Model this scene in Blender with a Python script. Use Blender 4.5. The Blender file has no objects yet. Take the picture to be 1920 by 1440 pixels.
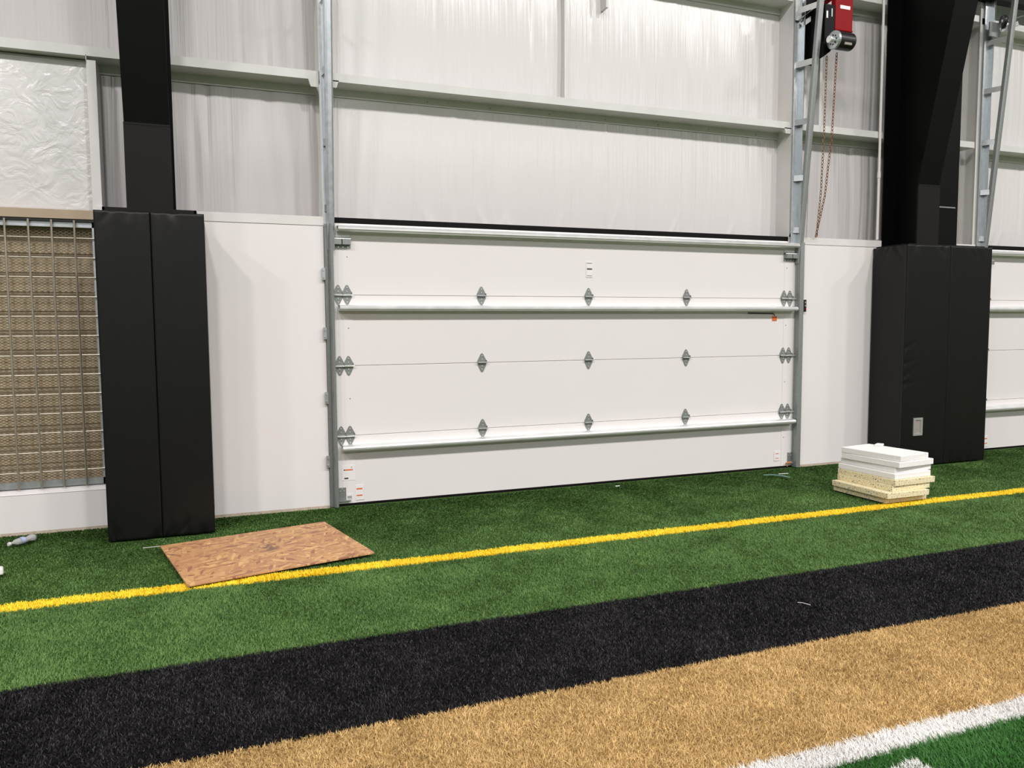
import bpy, bmesh, math, random
import numpy as np
from mathutils import Vector, Matrix

C = bpy.context.scene.collection
sc = bpy.context.scene

# ------------------------------------------------------------------ camera
F_PX, YAW, PITCH, ROLL = 1442.0, 0.36028, 0.07544, -0.0063
cam_loc = Vector((-0.909, -6.728, 1.5535))
cy_, sy_ = math.cos(YAW), math.sin(YAW)
Fw = Vector((sy_ * math.cos(PITCH), cy_ * math.cos(PITCH), -math.sin(PITCH)))
Rt = Vector((cy_, -sy_, 0)); Up = Rt.cross(Fw)
R2 = math.cos(ROLL) * Rt + math.sin(ROLL) * Up
U2 = -math.sin(ROLL) * Rt + math.cos(ROLL) * Up
cd = bpy.data.cameras.new('camera'); cam = bpy.data.objects.new('camera', cd); C.objects.link(cam)
cam.matrix_world = Matrix(((R2.x, U2.x, -Fw.x, cam_loc.x), (R2.y, U2.y, -Fw.y, cam_loc.y),
                           (R2.z, U2.z, -Fw.z, cam_loc.z), (0, 0, 0, 1)))
cd.sensor_width = 36; cd.lens = F_PX / 1920 * 36; cd.clip_start = .05; cd.clip_end = 200
sc.camera = cam

# ------------------------------------------------------------------ world (bounce light of the big white hall) and hall lamps
w = bpy.data.worlds.new('hall'); sc.world = w; w.use_nodes = True
w.node_tree.nodes['Background'].inputs[0].default_value = (1.0, .965, .955, 1)
w.node_tree.nodes['Background'].inputs[1].default_value = .38
def lamp(x, y, z, p, sx=.7, sy=1.3):
    d = bpy.data.lights.new('high_bay_lamp', 'AREA'); d.shape = 'RECTANGLE'; d.size = sx; d.size_y = sy
    d.energy = p; d.color = (1, .955, .945)
    o = bpy.data.objects.new('high_bay_lamp', d); o.location = (x, y, z); C.objects.link(o)
for x in (-12.5, -7.5, -2.5, 2.5, 7.5, 12.5, 17.5):
    lamp(x, -10.3, 11.0, 960)
    lamp(x + 1, -26.0, 11.0, 700)
vs = sc.view_settings
sc.display_settings.display_device = 'sRGB'
vs.view_transform = 'Standard'; vs.look = 'None'; vs.gamma = 1; vs.use_curve_mapping = False
vs.exposure = -0.42

# ------------------------------------------------------------------ helpers
def tag(o, label=None, cat=None, group=None, kind=None):
    if label: o['label'] = label
    if cat: o['category'] = cat
    if group: o['group'] = group
    if kind: o['kind'] = kind
    return o
def empty(name, loc=(0, 0, 0), rz=0):
    o = bpy.data.objects.new(name, None); o.empty_display_size = .1
    o.location = loc; o.rotation_euler = (0, 0, rz); C.objects.link(o); return o
def copy_tree(o, parent=None):
    c = o.copy(); C.objects.link(c)
    if parent: c.parent = parent
    for ch in list(o.children): copy_tree(ch, c)
    return c

def knobs(name, mt, parent, pts, r, axis=(0, -1, 0), ln=.005, n=6):   # small round heads, each an object of its own, sharing one mesh
    first = None
    for p in pts:
        if first is None:
            m = MB(); m.tube((0, 0, 0), tuple(a * ln for a in axis), r, n=n); first = m.build(name, mt, parent); o = first
        else: o = first.copy(); C.objects.link(o)
        o.location = p
class MB:
    def __init__(s): s.v = []; s.f = []
    def add(s, vs_, fs):
        n = len(s.v); s.v += [tuple(p) for p in vs_]; s.f += [tuple(i + n for i in f) for f in fs]; return s
    def box(s, x0, x1, y0, y1, z0, z1):
        return s.add([(x0, y0, z0), (x1, y0, z0), (x1, y1, z0), (x0, y1, z0), (x0, y0, z1), (x1, y0, z1), (x1, y1, z1), (x0, y1, z1)],
                     [(0, 3, 2, 1), (4, 5, 6, 7), (0, 1, 5, 4), (1, 2, 6, 5), (2, 3, 7, 6), (3, 0, 4, 7)])
    def hexa(s, P):   # eight corners, bottom loop then top loop
        return s.add(P, [(0, 3, 2, 1), (4, 5, 6, 7), (0, 1, 5, 4), (1, 2, 6, 5), (2, 3, 7, 6), (3, 0, 4, 7)])
    def bar(s, a, b, w_, h_, up=(0, 0, 1)):   # rectangular bar between two points
        a = Vector(a); b = Vector(b); d = (b - a).normalized(); up = Vector(up)
        if abs(d.dot(up)) > .98: up = Vector((0, 1, 0))
        r = d.cross(up).normalized(); u = r.cross(d)
        P = [p + r * i * w_ / 2 + u * j * h_ / 2 for p in (a, b) for i, j in ((-1, -1), (1, -1), (1, 1), (-1, 1))]
        return s.hexa(P)
    def tube(s, a, b, r0, r1=None, n=12, caps=True):
        a = Vector(a); b = Vector(b); r1 = r0 if r1 is None else r1
        d = (b - a).normalized(); up = Vector((0, 0, 1)) if abs(d.z) < .9 else Vector((0, 1, 0))
        r = d.cross(up).normalized(); u = r.cross(d)
        P = [p + (r * math.cos(t) + u * math.sin(t)) * q for p, q in ((a, r0), (b, r1)) for t in [2 * math.pi * k / n for k in range(n)]]
        fs = [(k, (k + 1) % n, n + (k + 1) % n, n + k) for k in range(n)]
        if caps: fs += [tuple(reversed(range(n))), tuple(range(n, 2 * n))]
        return s.add(P, fs)
    def prism(s, pts, axis, a, b):   # polygon extruded along an axis: pts are the other two coordinates in order
        n = len(pts)
        def mk(p, t):
            return {'x': (t, p[0], p[1]), 'y': (p[0], t, p[1]), 'z': (p[0], p[1], t)}[axis]
        P = [mk(p, a) for p in pts] + [mk(p, b) for p in pts]
        fs = [(k, (k + 1) % n, n + (k + 1) % n, n + k) for k in range(n)] + [tuple(reversed(range(n))), tuple(range(n, 2 * n))]
        return s.add(P, fs)
    def shell(s, prof, axis, a, b, t=.003):   # thin bent-sheet profile (open polyline) with thickness
        pr = [Vector(p) for p in prof]; n = len(pr); off = []
        for i in range(n):
            d = (pr[min(i + 1, n - 1)] - pr[max(i - 1, 0)]).normalized()
            off.append(pr[i] + Vector((-d.y, d.x)) * t)
        return s.prism([tuple(p) for p in pr] + [tuple(p) for p in reversed(off)], axis, a, b)
    def build(s, name, mat, parent=None, bevel=0, seg=2, smooth=False, loc=None):
        me = bpy.data.meshes.new(name); me.from_pydata(s.v, [], s.f); me.update()
        bm = bmesh.new(); bm.from_mesh(me); bmesh.ops.recalc_face_normals(bm, faces=bm.faces); bm.to_mesh(me); bm.free()
        me.materials.append(mat)
        if smooth:
            me.polygons.foreach_set('use_smooth', [True] * len(me.polygons))
        o = bpy.data.objects.new(name, me); C.objects.link(o)
        if parent: o.parent = parent
        if loc: o.location = loc
        if bevel:
            m = o.modifiers.new('bevel', 'BEVEL'); m.width = bevel; m.segments = seg; m.limit_method = 'ANGLE'
        return o

# ------------------------------------------------------------------ materials
def mat(name, col, rough=.5, metal=0, var=0, vscale=8, bump=0, bscale=40, stretch=(1, 1, 1), spec=None, rvar=0, coat=0):
    m = bpy.data.materials.new(name); m.use_nodes = True; nt = m.node_tree; N = nt.nodes; L = nt.links
    b = N['Principled BSDF']
    b.inputs['Base Color'].default_value = (*col, 1); b.inputs['Roughness'].default_value = rough; b.inputs['Metallic'].default_value = metal
    if spec is not None: b.inputs['Specular IOR Level'].default_value = spec
    if coat: b.inputs['Coat Weight'].default_value = coat; b.inputs['Coat Roughness'].default_value = .2
    if var or bump or rvar:
        tc = N.new('ShaderNodeTexCoord'); mp = N.new('ShaderNodeMapping'); mp.inputs['Scale'].default_value = stretch
        L.new(tc.outputs['Object'], mp.inputs[0])
        m['mp'] = 1
    if var or rvar:
        n = N.new('ShaderNodeTexNoise'); n.inputs['Scale'].default_value = vscale; n.inputs['Detail'].default_value = 5
        L.new(mp.outputs[0], n.inputs['Vector'])
        if var:
            mr = N.new('ShaderNodeMapRange'); mr.inputs['From Min'].default_value = .3; mr.inputs['From Max'].default_value = .7
            mr.inputs['To Min'].default_value = 1 - var; mr.inputs['To Max'].default_value = 1 + var * .6
            L.new(n.outputs['Fac'], mr.inputs['Value'])
            mx = N.new('ShaderNodeMix'); mx.data_type = 'RGBA'; mx.blend_type = 'MULTIPLY'; mx.inputs[0].default_value = 1
            mx.inputs[6].default_value = (*col, 1); L.new(mr.outputs[0], mx.inputs[7]); L.new(mx.outputs[2], b.inputs['Base Color'])
        if rvar:
            mr = N.new('ShaderNodeMapRange'); mr.inputs['From Min'].default_value = .3; mr.inputs['From Max'].default_value = .7
            mr.inputs['To Min'].default_value = rough - rvar; mr.inputs['To Max'].default_value = rough + rvar
            L.new(n.outputs['Fac'], mr.inputs['Value']); L.new(mr.outputs[0], b.inputs['Roughness'])
    if bump:
        n2 = N.new('ShaderNodeTexNoise'); n2.inputs['Scale'].default_value = bscale; n2.inputs['Detail'].default_value = 4
        L.new(mp.outputs[0], n2.inputs['Vector'])
        bp = N.new('ShaderNodeBump'); bp.inputs['Strength'].default_value = 1; bp.inputs['Distance'].default_value = bump
        L.new(n2.outputs['Fac'], bp.inputs['Height']); L.new(bp.outputs[0], b.inputs['Normal'])
    return m
M = {}
M['panel'] = mat('white wall board', (.78, .755, .745), .38, var=.02, vscale=2, bump=.0006, bscale=3, stretch=(2, 1, .4))
M['door'] = mat('white door skin', (.765, .74, .73), .42, var=.012, vscale=1.5, bump=.0003, bscale=120)
M['girt'] = mat('primed white steel', (.66, .665, .635), .45, var=.06, vscale=5)
M['jamb'] = mat('white jamb steel', (.70, .69, .665), .45, var=.04, vscale=4)
M['galv'] = mat('galvanised steel', (.56, .60, .62), .36, .8, var=.08, vscale=25, rvar=.04)
M['galv_b'] = mat('bright galvanised', (.88, .89, .88), .36, .7, var=.05, vscale=8, rvar=.03)
M['galv_g'] = mat('dull grey galvanised', (.29, .31, .30), .42, .5, var=.08, vscale=40)
M['black_steel'] = mat('black painted steel', (.0016, .0016, .0015), .5, var=.2, vscale=6, spec=.14)
M['black_cover'] = mat('charcoal column cover', (.0085, .0082, .0075), .6, var=.1, vscale=5, spec=.16)
M['vinyl'] = mat('black vinyl pad', (.0050, .0050, .0046), .42, var=.15, vscale=3, bump=.004, bscale=5, stretch=(1, 1, .5), spec=.28)
M['black'] = mat('black plastic', (.008, .008, .008), .4)
M['rubber'] = mat('dark header seal', (.004, .0025, .003), .7, spec=.15)
M['label'] = mat('off-white sticker', (.80, .78, .775), .4)
M['tan'] = mat('tan painted flashing', (.40, .315, .22), .4, var=.06, vscale=4)
M['louver'] = mat('tan louver blade', (.50, .40, .26), .5, var=.16, vscale=9, stretch=(1, 1, 3))
M['mesh'] = mat('dark bronze mesh', (.20, .155, .10), .5, .3)
M['rod'] = mat('weathered guard rod', (.42, .38, .31), .38, .6, var=.15, vscale=20)
M['red'] = mat('red motor cover', (.27, .004, .006), .5, var=.06, vscale=10, spec=.12)
M['white'] = mat('white sticker', (.82, .82, .82), .4)
M['ink'] = mat('black print', (.03, .03, .03), .5)
M['orange'] = mat('orange print', (.72, .14, .03), .5)
M['orange_s'] = mat('orange strap', (.55, .20, .04), .5)
M['alu'] = mat('anodised aluminium', (.55, .56, .56), .35, .6)
M['beige'] = mat('beige recess', (.30, .27, .24), .6)
M['chain'] = mat('brassy steel chain', (.30, .125, .06), .45, .3)
M['chain2'] = mat('olive steel chain', (.25, .16, .07), .45, .3)
M['conduit'] = mat('white conduit', (.76, .74, .72), .35)
M['foam_w'] = mat('white foam', (.86, .85, .82), .8, var=.03, vscale=30, bump=.002, bscale=60)
M['teal'] = mat('teal plastic scrap', (.08, .22, .20), .35)
M['thread'] = mat('white thread', (.75, .72, .68), .6)
M['wire'] = mat('steel cable', (.25, .25, .25), .4, .7)
M['skirt'] = mat('bare board edge', (.50, .42, .33), .7, var=.2, vscale=30)

def plain_nodes(m): return m.node_tree.nodes, m.node_tree.links, m.node_tree.nodes['Principled BSDF']

def vinyl_insulation(name, col, streak, rough, crinkle=0):
    m = bpy.data.materials.new(name); m.use_nodes = True; N, L, b = plain_nodes(m)
    b.inputs['Base Color'].default_value = (*col, 1); b.inputs['Roughness'].default_value = rough
    b.inputs['Specular IOR Level'].default_value = .6
    tc = N.new('ShaderNodeTexCoord')
    mp = N.new('ShaderNodeMapping'); mp.inputs['Scale'].default_value = (34, 1, .9); L.new(tc.outputs['Object'], mp.inputs[0])
    n = N.new('ShaderNodeTexNoise'); n.inputs['Scale'].default_value = 1; n.inputs['Detail'].default_value = 3; L.new(mp.outputs[0], n.inputs['Vector'])
    mp2 = N.new('ShaderNodeMapping'); mp2.inputs['Scale'].default_value = (4, 1, .5); L.new(tc.outputs['Object'], mp2.inputs[0])
    n2 = N.new('ShaderNodeTexNoise'); n2.inputs['Scale'].default_value = 1; n2.inputs['Detail'].default_value = 2; L.new(mp2.outputs[0], n2.inputs['Vector'])
    bp = N.new('ShaderNodeBump'); bp.inputs['Distance'].default_value = streak; L.new(n.outputs['Fac'], bp.inputs['Height'])
    bp2 = N.new('ShaderNodeBump'); bp2.inputs['Distance'].default_value = .02; L.new(n2.outputs['Fac'], bp2.inputs['Height']); L.new(bp.outputs[0], bp2.inputs['Normal'])
    last = bp2
    if crinkle:
        v = N.new('ShaderNodeTexNoise'); v.inputs['Scale'].default_value = 5.5; v.inputs['Detail'].default_value = 6; v.inputs['Distortion'].default_value = 1.6
        L.new(tc.outputs['Object'], v.inputs['Vector'])
        bp3 = N.new('ShaderNodeBump'); bp3.inputs['Distance'].default_value = crinkle; L.new(v.outputs['Fac'], bp3.inputs['Height']); L.new(bp2.outputs[0], bp3.inputs['Normal']); last = bp3
    L.new(last.outputs[0], b.inputs['Normal'])
    return m
M['insul'] = vinyl_insulation('white vinyl insulation facing', (.70, .685, .675), .007, .24)
M['insul_shaded'] = vinyl_insulation('shaded white vinyl insulation facing', (.60, .58, .575), .006, .26)  # white facing again, with the shade beside the columns put into its colour
M['poly'] = vinyl_insulation('crinkled plastic sheet', (.68, .67, .66), .001, .24, .014)

def osb():
    m = bpy.data.materials.new('oriented strand board'); m.use_nodes = True; N, L, b = plain_nodes(m)
    b.inputs['Roughness'].default_value = .6
    tc = N.new('ShaderNodeTexCoord'); prev = None
    wn = N.new('ShaderNodeTexNoise'); wn.inputs['Scale'].default_value = 9; L.new(tc.outputs['Object'], wn.inputs['Vector'])
    for k, (ang, sx, sy) in enumerate([(.35, 9, 40), (1.35, 8, 36), (2.4, 10, 44), (-.3, 12, 50), (.9, 9, 42), (1.9, 11, 46), (2.9, 10, 40)]):
        mp = N.new('ShaderNodeMapping'); mp.vector_type = 'POINT'; mp.inputs['Rotation'].default_value = (0, 0, ang); mp.inputs['Location'].default_value = (k * 3.1, k * 1.7, 0)
        L.new(tc.outputs['Object'], mp.inputs[0])
        mp2 = N.new('ShaderNodeMapping'); mp2.inputs['Scale'].default_value = (sx, sy, 1); L.new(mp.outputs[0], mp2.inputs[0])
        v = N.new('ShaderNodeTexVoronoi'); v.inputs['Scale'].default_value = 1; v.voronoi_dimensions = '2D'; L.new(mp2.outputs[0], v.inputs['Vector'])
        sp = N.new('ShaderNodeSeparateColor'); L.new(v.outputs['Color'], sp.inputs[0])
        r = N.new('ShaderNodeValToRGB'); e = r.color_ramp.elements
        e[0].position = 0; e[0].color = (.30, .135, .07, 1); e[1].position = 1; e[1].color = (.72, .44, .19, 1)
        for p, c in ((.10, (.36, .17, .09)), (.25, (.46, .235, .11)), (.62, (.53, .285, .13)), (.85, (.60, .35, .155))):
            q = e.new(p); q.color = (*c, 1)
        L.new(sp.outputs[0], r.inputs[0])
        if prev is None: prev = r.outputs[0]
        else:
            g = N.new('ShaderNodeMath'); g.operation = 'GREATER_THAN'; g.inputs[1].default_value = .70; L.new(sp.outputs[1], g.inputs[0])
            mx = N.new('ShaderNodeMix'); mx.data_type = 'RGBA'; L.new(g.outputs[0], mx.inputs[0]); L.new(prev, mx.inputs[6]); L.new(r.outputs[0], mx.inputs[7]); prev = mx.outputs[2]
    # a grey scuffed knot in the middle of the sheet
    vm = N.new('ShaderNodeVectorMath'); vm.operation = 'DISTANCE'; vm.inputs[1].default_value = (.02, .03, 0); L.new(tc.outputs['Object'], vm.inputs[0])
    mr = N.new('ShaderNodeMapRange'); mr.inputs['From Min'].default_value = .03; mr.inputs['From Max'].default_value = .12; mr.inputs['To Min'].default_value = 1; mr.inputs['To Max'].default_value = 0
    L.new(vm.outputs['Value'], mr.inputs[0])
    nn = N.new('ShaderNodeTexNoise'); nn.inputs['Scale'].default_value = 38; L.new(tc.outputs['Object'], nn.inputs['Vector'])
    g = N.new('ShaderNodeMath'); g.operation = 'GREATER_THAN'; g.inputs[1].default_value = .53; L.new(nn.outputs['Fac'], g.inputs[0])
    mu = N.new('ShaderNodeMath'); mu.operation = 'MULTIPLY'; L.new(mr.outputs[0], mu.inputs[0]); L.new(g.outputs[0], mu.inputs[1])
    mx = N.new('ShaderNodeMix'); mx.data_type = 'RGBA'; L.new(mu.outputs[0], mx.inputs[0]); L.new(prev, mx.inputs[6]); mx.inputs[7].default_value = (.16, .10, .08, 1)
    L.new(mx.outputs[2], b.inputs['Base Color'])
    return m
M['osb'] = osb()

def speckled_foam():
    m = bpy.data.materials.new('speckled cream foam'); m.use_nodes = True; N, L, b = plain_nodes(m)
    b.inputs['Roughness'].default_value = .85
    tc = N.new('ShaderNodeTexCoord')
    v = N.new('ShaderNodeTexVoronoi'); v.inputs['Scale'].default_value = 150; L.new(tc.outputs['Object'], v.inputs['Vector'])
    sp = N.new('ShaderNodeSeparateColor'); L.new(v.outputs['Color'], sp.inputs[0])
    r = N.new('ShaderNodeValToRGB'); r.color_ramp.interpolation = 'CONSTANT'; e = r.color_ramp.elements
    e[0].position = 0; e[0].color = (.76, .68, .42, 1); e[1].position = .97; e[1].color = (.06, .07, .10, 1)
    for p, c in ((.35, (.82, .76, .54)), (.6, (.72, .62, .36)), (.86, (.85, .80, .62)), (.93, (.60, .30, .10))):
        q = e.new(p); q.color = (*c, 1)
    L.new(sp.outputs[0], r.inputs[0]); L.new(r.outputs[0], b.inputs['Base Color'])
    return m
M['foam_c'] = speckled_foam()

def turf_mat(name, dark, light, rough=.55, spec=.25):
    m = bpy.data.materials.new(name); m.use_nodes = True; N, L, b = plain_nodes(m)
    b.inputs['Roughness'].default_value = rough; b.inputs['Specular IOR Level'].default_value = spec
    at = N.new('ShaderNodeAttribute'); at.attribute_name = 'tone'
    mx = N.new('ShaderNodeMix'); mx.data_type = 'RGBA'; mx.inputs[6].default_value = (*dark, 1); mx.inputs[7].default_value = (*light, 1)
    L.new(at.outputs['Fac'], mx.inputs[0]); L.new(mx.outputs[2], b.inputs['Base Color'])
    return m
TC = {'green': ((.026, .072, .017), (.150, .275, .070)),
      'field': ((.010, .050, .008), (.055, .200, .034)),
      'black': ((.004, .0038, .0042), (.027, .025, .027)),
      'gold': ((.27, .165, .055), (.90, .64, .285)),
      'yellow': ((.90, .56, .010), (1.0, .86, .06)),
      'white': ((.66, .65, .62), (.9, .89, .86))}
for k, (a, b_) in TC.items():
    M['turf_' + k] = turf_mat(k + ' turf fibre', a, b_, .4 if k == 'black' else .55)

# ------------------------------------------------------------------ floor
YEL, YEL1, BLK, GLD, WHT, WHT1 = -1.745, -1.86, -2.945, -3.815, -4.585, -4.69
def floor_mat():
    m = bpy.data.materials.new('turf backing'); m.use_nodes = True; N, L, b = plain_nodes(m)
    b.inputs['Roughness'].default_value = .9; b.inputs['Specular IOR Level'].default_value = .1
    ge = N.new('ShaderNodeNewGeometry'); sx = N.new('ShaderNodeSeparateXYZ'); L.new(ge.outputs['Position'], sx.inputs[0])
    n = N.new('ShaderNodeTexNoise'); n.inputs['Scale'].default_value = 90; n.inputs['Detail'].default_value = 3; L.new(ge.outputs['Position'], n.inputs['Vector'])
    md = lambda a, k: tuple(c * k for c in a)
    bands = [(-60, 'field'), (WHT1, 'white'), (WHT, 'gold'), (GLD, 'black'), (BLK, 'green'), (YEL1, 'yellow'), (YEL, 'green')]
    prev = None
    for y, k in bands:
        c = N.new('ShaderNodeMix'); c.data_type = 'RGBA'
        c.inputs[6].default_value = (*md(TC[k][0], .75), 1); c.inputs[7].default_value = (*md(TC[k][1], .62), 1); L.new(n.outputs['Fac'], c.inputs[0])
        if prev is None: prev = c.outputs[2]; continue
        g = N.new('ShaderNodeMath'); g.operation = 'GREATER_THAN'; g.inputs[1].default_value = y; L.new(sx.outputs['Y'], g.inputs[0])
        mx = N.new('ShaderNodeMix'); mx.data_type = 'RGBA'; L.new(g.outputs[0], mx.inputs[0]); L.new(prev, mx.inputs[6]); L.new(c.outputs[2], mx.inputs[7]); prev = mx.outputs[2]
    L.new(prev, b.inputs['Base Color'])
    bp = N.new('ShaderNodeBump'); bp.inputs['Distance'].default_value = .01; L.new(n.outputs['Fac'], bp.inputs['Height']); L.new(bp.outputs[0], b.inputs['Normal'])
    return m
fl = MB(); fl.box(-14, 26, -24, .45, -.12, -.010); tag(fl.build('floor', floor_mat()), 'indoor artificial turf field floor', kind='structure')

rng = np.random.default_rng(7)
def patch_noise(x, y, cell, seed):
    """smooth value noise 0..1"""
    r = np.random.default_rng(seed).random((256, 256))
    u = x / cell + 50.3; v = y / cell + 50.7
    i = np.floor(u).astype(int); j = np.floor(v).astype(int); fu = u - i; fv = v - j
    fu = fu * fu * (3 - 2 * fu); fv = fv * fv * (3 - 2 * fv); g = lambda a, b: r[a % 256, b % 256]
    return (g(i, j) * (1 - fu) + g(i + 1, j) * fu) * (1 - fv) + (g(i, j + 1) * (1 - fu) + g(i + 1, j + 1) * fu) * fv
def turf(name, matkey, zones, hmin, hmax, wid, label, dark_patch=1.0, nap_k=1.0):
    """one pile of cut fibres: every fibre is a short bent blade; zones = (x0, x1, y0, y1, fibres per square metre)"""
    X = []; Y = []
    for (x0, x1, y0, y1, d) in zones:
        n = int((x1 - x0) * (y1 - y0) * d); X.append(rng.uniform(x0, x1, n)); Y.append(rng.uniform(y0, y1, n))
    X = np.concatenate(X); Y = np.concatenate(Y)
    keep = ~((Y > -.56) & (((X > -1.73) & (X < -1.0)) | ((X > 5.91) & (X < 7.17))))      # nothing grows under the padded columns
    X = X[keep]; Y = Y[keep]; n = len(X)
    pn = patch_noise(X, Y, .30, 3) * .3 + patch_noise(X, Y, .03, 5) * .35 + patch_noise(X, Y, .012, 6) * .35
    mid = patch_noise(X, Y, .28, 21) * .6 + patch_noise(X, Y, .11, 22) * .4 - .5
    H = rng.uniform(hmin, hmax, n) * (.8 + .4 * pn)
    far = np.clip((Y + 4.5) / 4.5, 0, 1)
    W = wid * (1 + .9 * far) * rng.uniform(.7, 1.2, n)
    th = rng.uniform(0, 2 * np.pi, n)                      # blade facing
    lt = 2 * np.pi * patch_noise(X, Y, .12, 11) * 1.5 + rng.normal(0, 1.9, n)   # lean heading, combed in patches
    ls = np.abs(rng.normal(.0, .55, n)) + .15
    c, s = np.cos(th), np.sin(th)
    nap = nap_k * np.clip((-.15 - Y) / 1.7, 0, 1) * 1.3 - .95 * nap_k + mid * 1.1 * dark_patch      # nap lies toward the wall out on the field, away from it close by
    lx, ly = np.cos(lt) * ls * H, (np.sin(lt) * ls + nap) * H
    V = np.zeros((n, 5, 3), np.float32)
    z0 = -.012
    for q, (sg, fr, wf) in enumerate([(-1, 0, 1), (1, 0, 1), (-1, .55, .85), (1, .55, .85), (0, 1, 0)]):
        V[:, q, 0] = X + c * W / 2 * sg * wf + lx * fr ** 1.7
        V[:, q, 1] = Y + s * W / 2 * sg * wf + ly * fr ** 1.7
        V[:, q, 2] = z0 + (H - z0 * 0) * (fr if fr < 1 else 1 - .18 * np.clip(ls, 0, 1.5))
    tone = np.clip(rng.beta(2, 2.2, n) * .8 + (pn - .5) * .55 + .1 + mid * .22 * dark_patch, 0, 1).astype(np.float32)
    me = bpy.data.meshes.new(name)
    me.vertices.add(n * 5); me.vertices.foreach_set('co', V.reshape(-1))
    base = np.arange(n)[:, None] * 5
    tri = np.array([[0, 1, 3], [0, 3, 2], [2, 3, 4]])
    idx = (base[:, None, :] + tri[None]).reshape(-1).astype(np.int32)
    me.loops.add(len(idx)); me.loops.foreach_set('vertex_index', idx)
    me.polygons.add(n * 3); me.polygons.foreach_set('loop_start', np.arange(0, n * 9, 3, dtype=np.int32)); me.polygons.foreach_set('loop_total', np.full(n * 3, 3, np.int32))
    a = me.attributes.new('tone', 'FLOAT', 'POINT'); a.data.foreach_set('value', np.repeat(tone, 5))
    me.update(calc_edges=True); me.materials.append(M[matkey])
    o = bpy.data.objects.new(name, me); C.objects.link(o); tag(o, label, 'turf', kind='stuff'); return o
turf('green_turf', 'turf_green', [(-3.4, 10.5, YEL + .004, -.05, 12500)], .013, .019, .0034,
     'green artificial turf strip between the wall and yellow line', 1.0)
turf('green_turf', 'turf_green', [(-3.0, 7.2, BLK + .004, YEL1 - .004, 22000)], .013, .020, .0034,
     'green artificial turf strip between yellow line and black band', 1.0)
turf('yellow_turf_line', 'turf_yellow', [(-3.4, 9.5, YEL1, YEL, 26000)], .018, .026, .0042, 'thin yellow line running across the green turf')
turf('black_turf_band', 'turf_black', [(-2.6, 5.6, GLD, BLK, 32000)], .014, .022, .0030, 'wide black turf band between green and gold turf', .4, .15)
turf('gold_turf_band', 'turf_gold', [(-1.6, 3.9, WHT, GLD, 46000)], .015, .024, .0031, 'wide gold turf band between black band and white line', .4, .15)
turf('white_turf_line', 'turf_white', [(-.2, 3.4, WHT1, WHT, 52000)], .018, .027, .0034, 'white turf line along the edge of the gold band')
turf('playing_field_turf', 'turf_field', [(.4, 3.6, -5.3, WHT1, 36000)], .016, .026, .0034, 'brighter green turf in the nearest right corner beyond white line')
turf('hash_mark', 'turf_white', [(1.21, 1.36, -5.1, -4.78, 60000)], .022, .029, .0034, 'short white hash mark on the nearest green turf')

# ------------------------------------------------------------------ wall: boards, insulation, girts, jambs
W = 4.90         # door width
def struct(o, label=None): return tag(o, label, kind='structure')
def board(name, x0, x1, z1, label):
    m = MB(); m.box(x0, x1, -.03, -.005, .012, z1); o = struct(m.build(name, M['panel'], bevel=.002), label)
    c = MB(); c.box(x0, x1, -.036, .03, z1, z1 + .012); c.box(x0, x1, -.036, -.031, z1 - .062, z1)
    c.build('cap_trim', M['jamb'], o)
    s = MB(); s.box(x0, x1, -.030, .0, -.02, .014); s.build('bottom_edge', M['skirt'], o)
    return o
board('wall_left', -1.775, -.075, 2.468, 'white wall board between left padded column and overhead door')
board('wall_right', 4.958, 7.50, 2.468, 'white wall board between overhead door and right padded column')
m = MB(); m.box(-7, -1.775, -.045, -.012, .012, .300)
m.hexa([(-7, -.050, .300), (-1.775, -.050, .300), (-1.775, .06, .300), (-7, .06, .300), (-7, -.045, .306), (-1.775, -.045, .306), (-1.775, .06, .330), (-7, .06, .330)])
o = struct(m.build('wall_sill', M['panel'], bevel=.002), 'low white wall below the mesh-guarded opening')
s = MB(); s.box(-7, -1.775, -.045, .0, -.02, .014); s.build('bottom_edge', M['skirt'], o)

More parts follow.
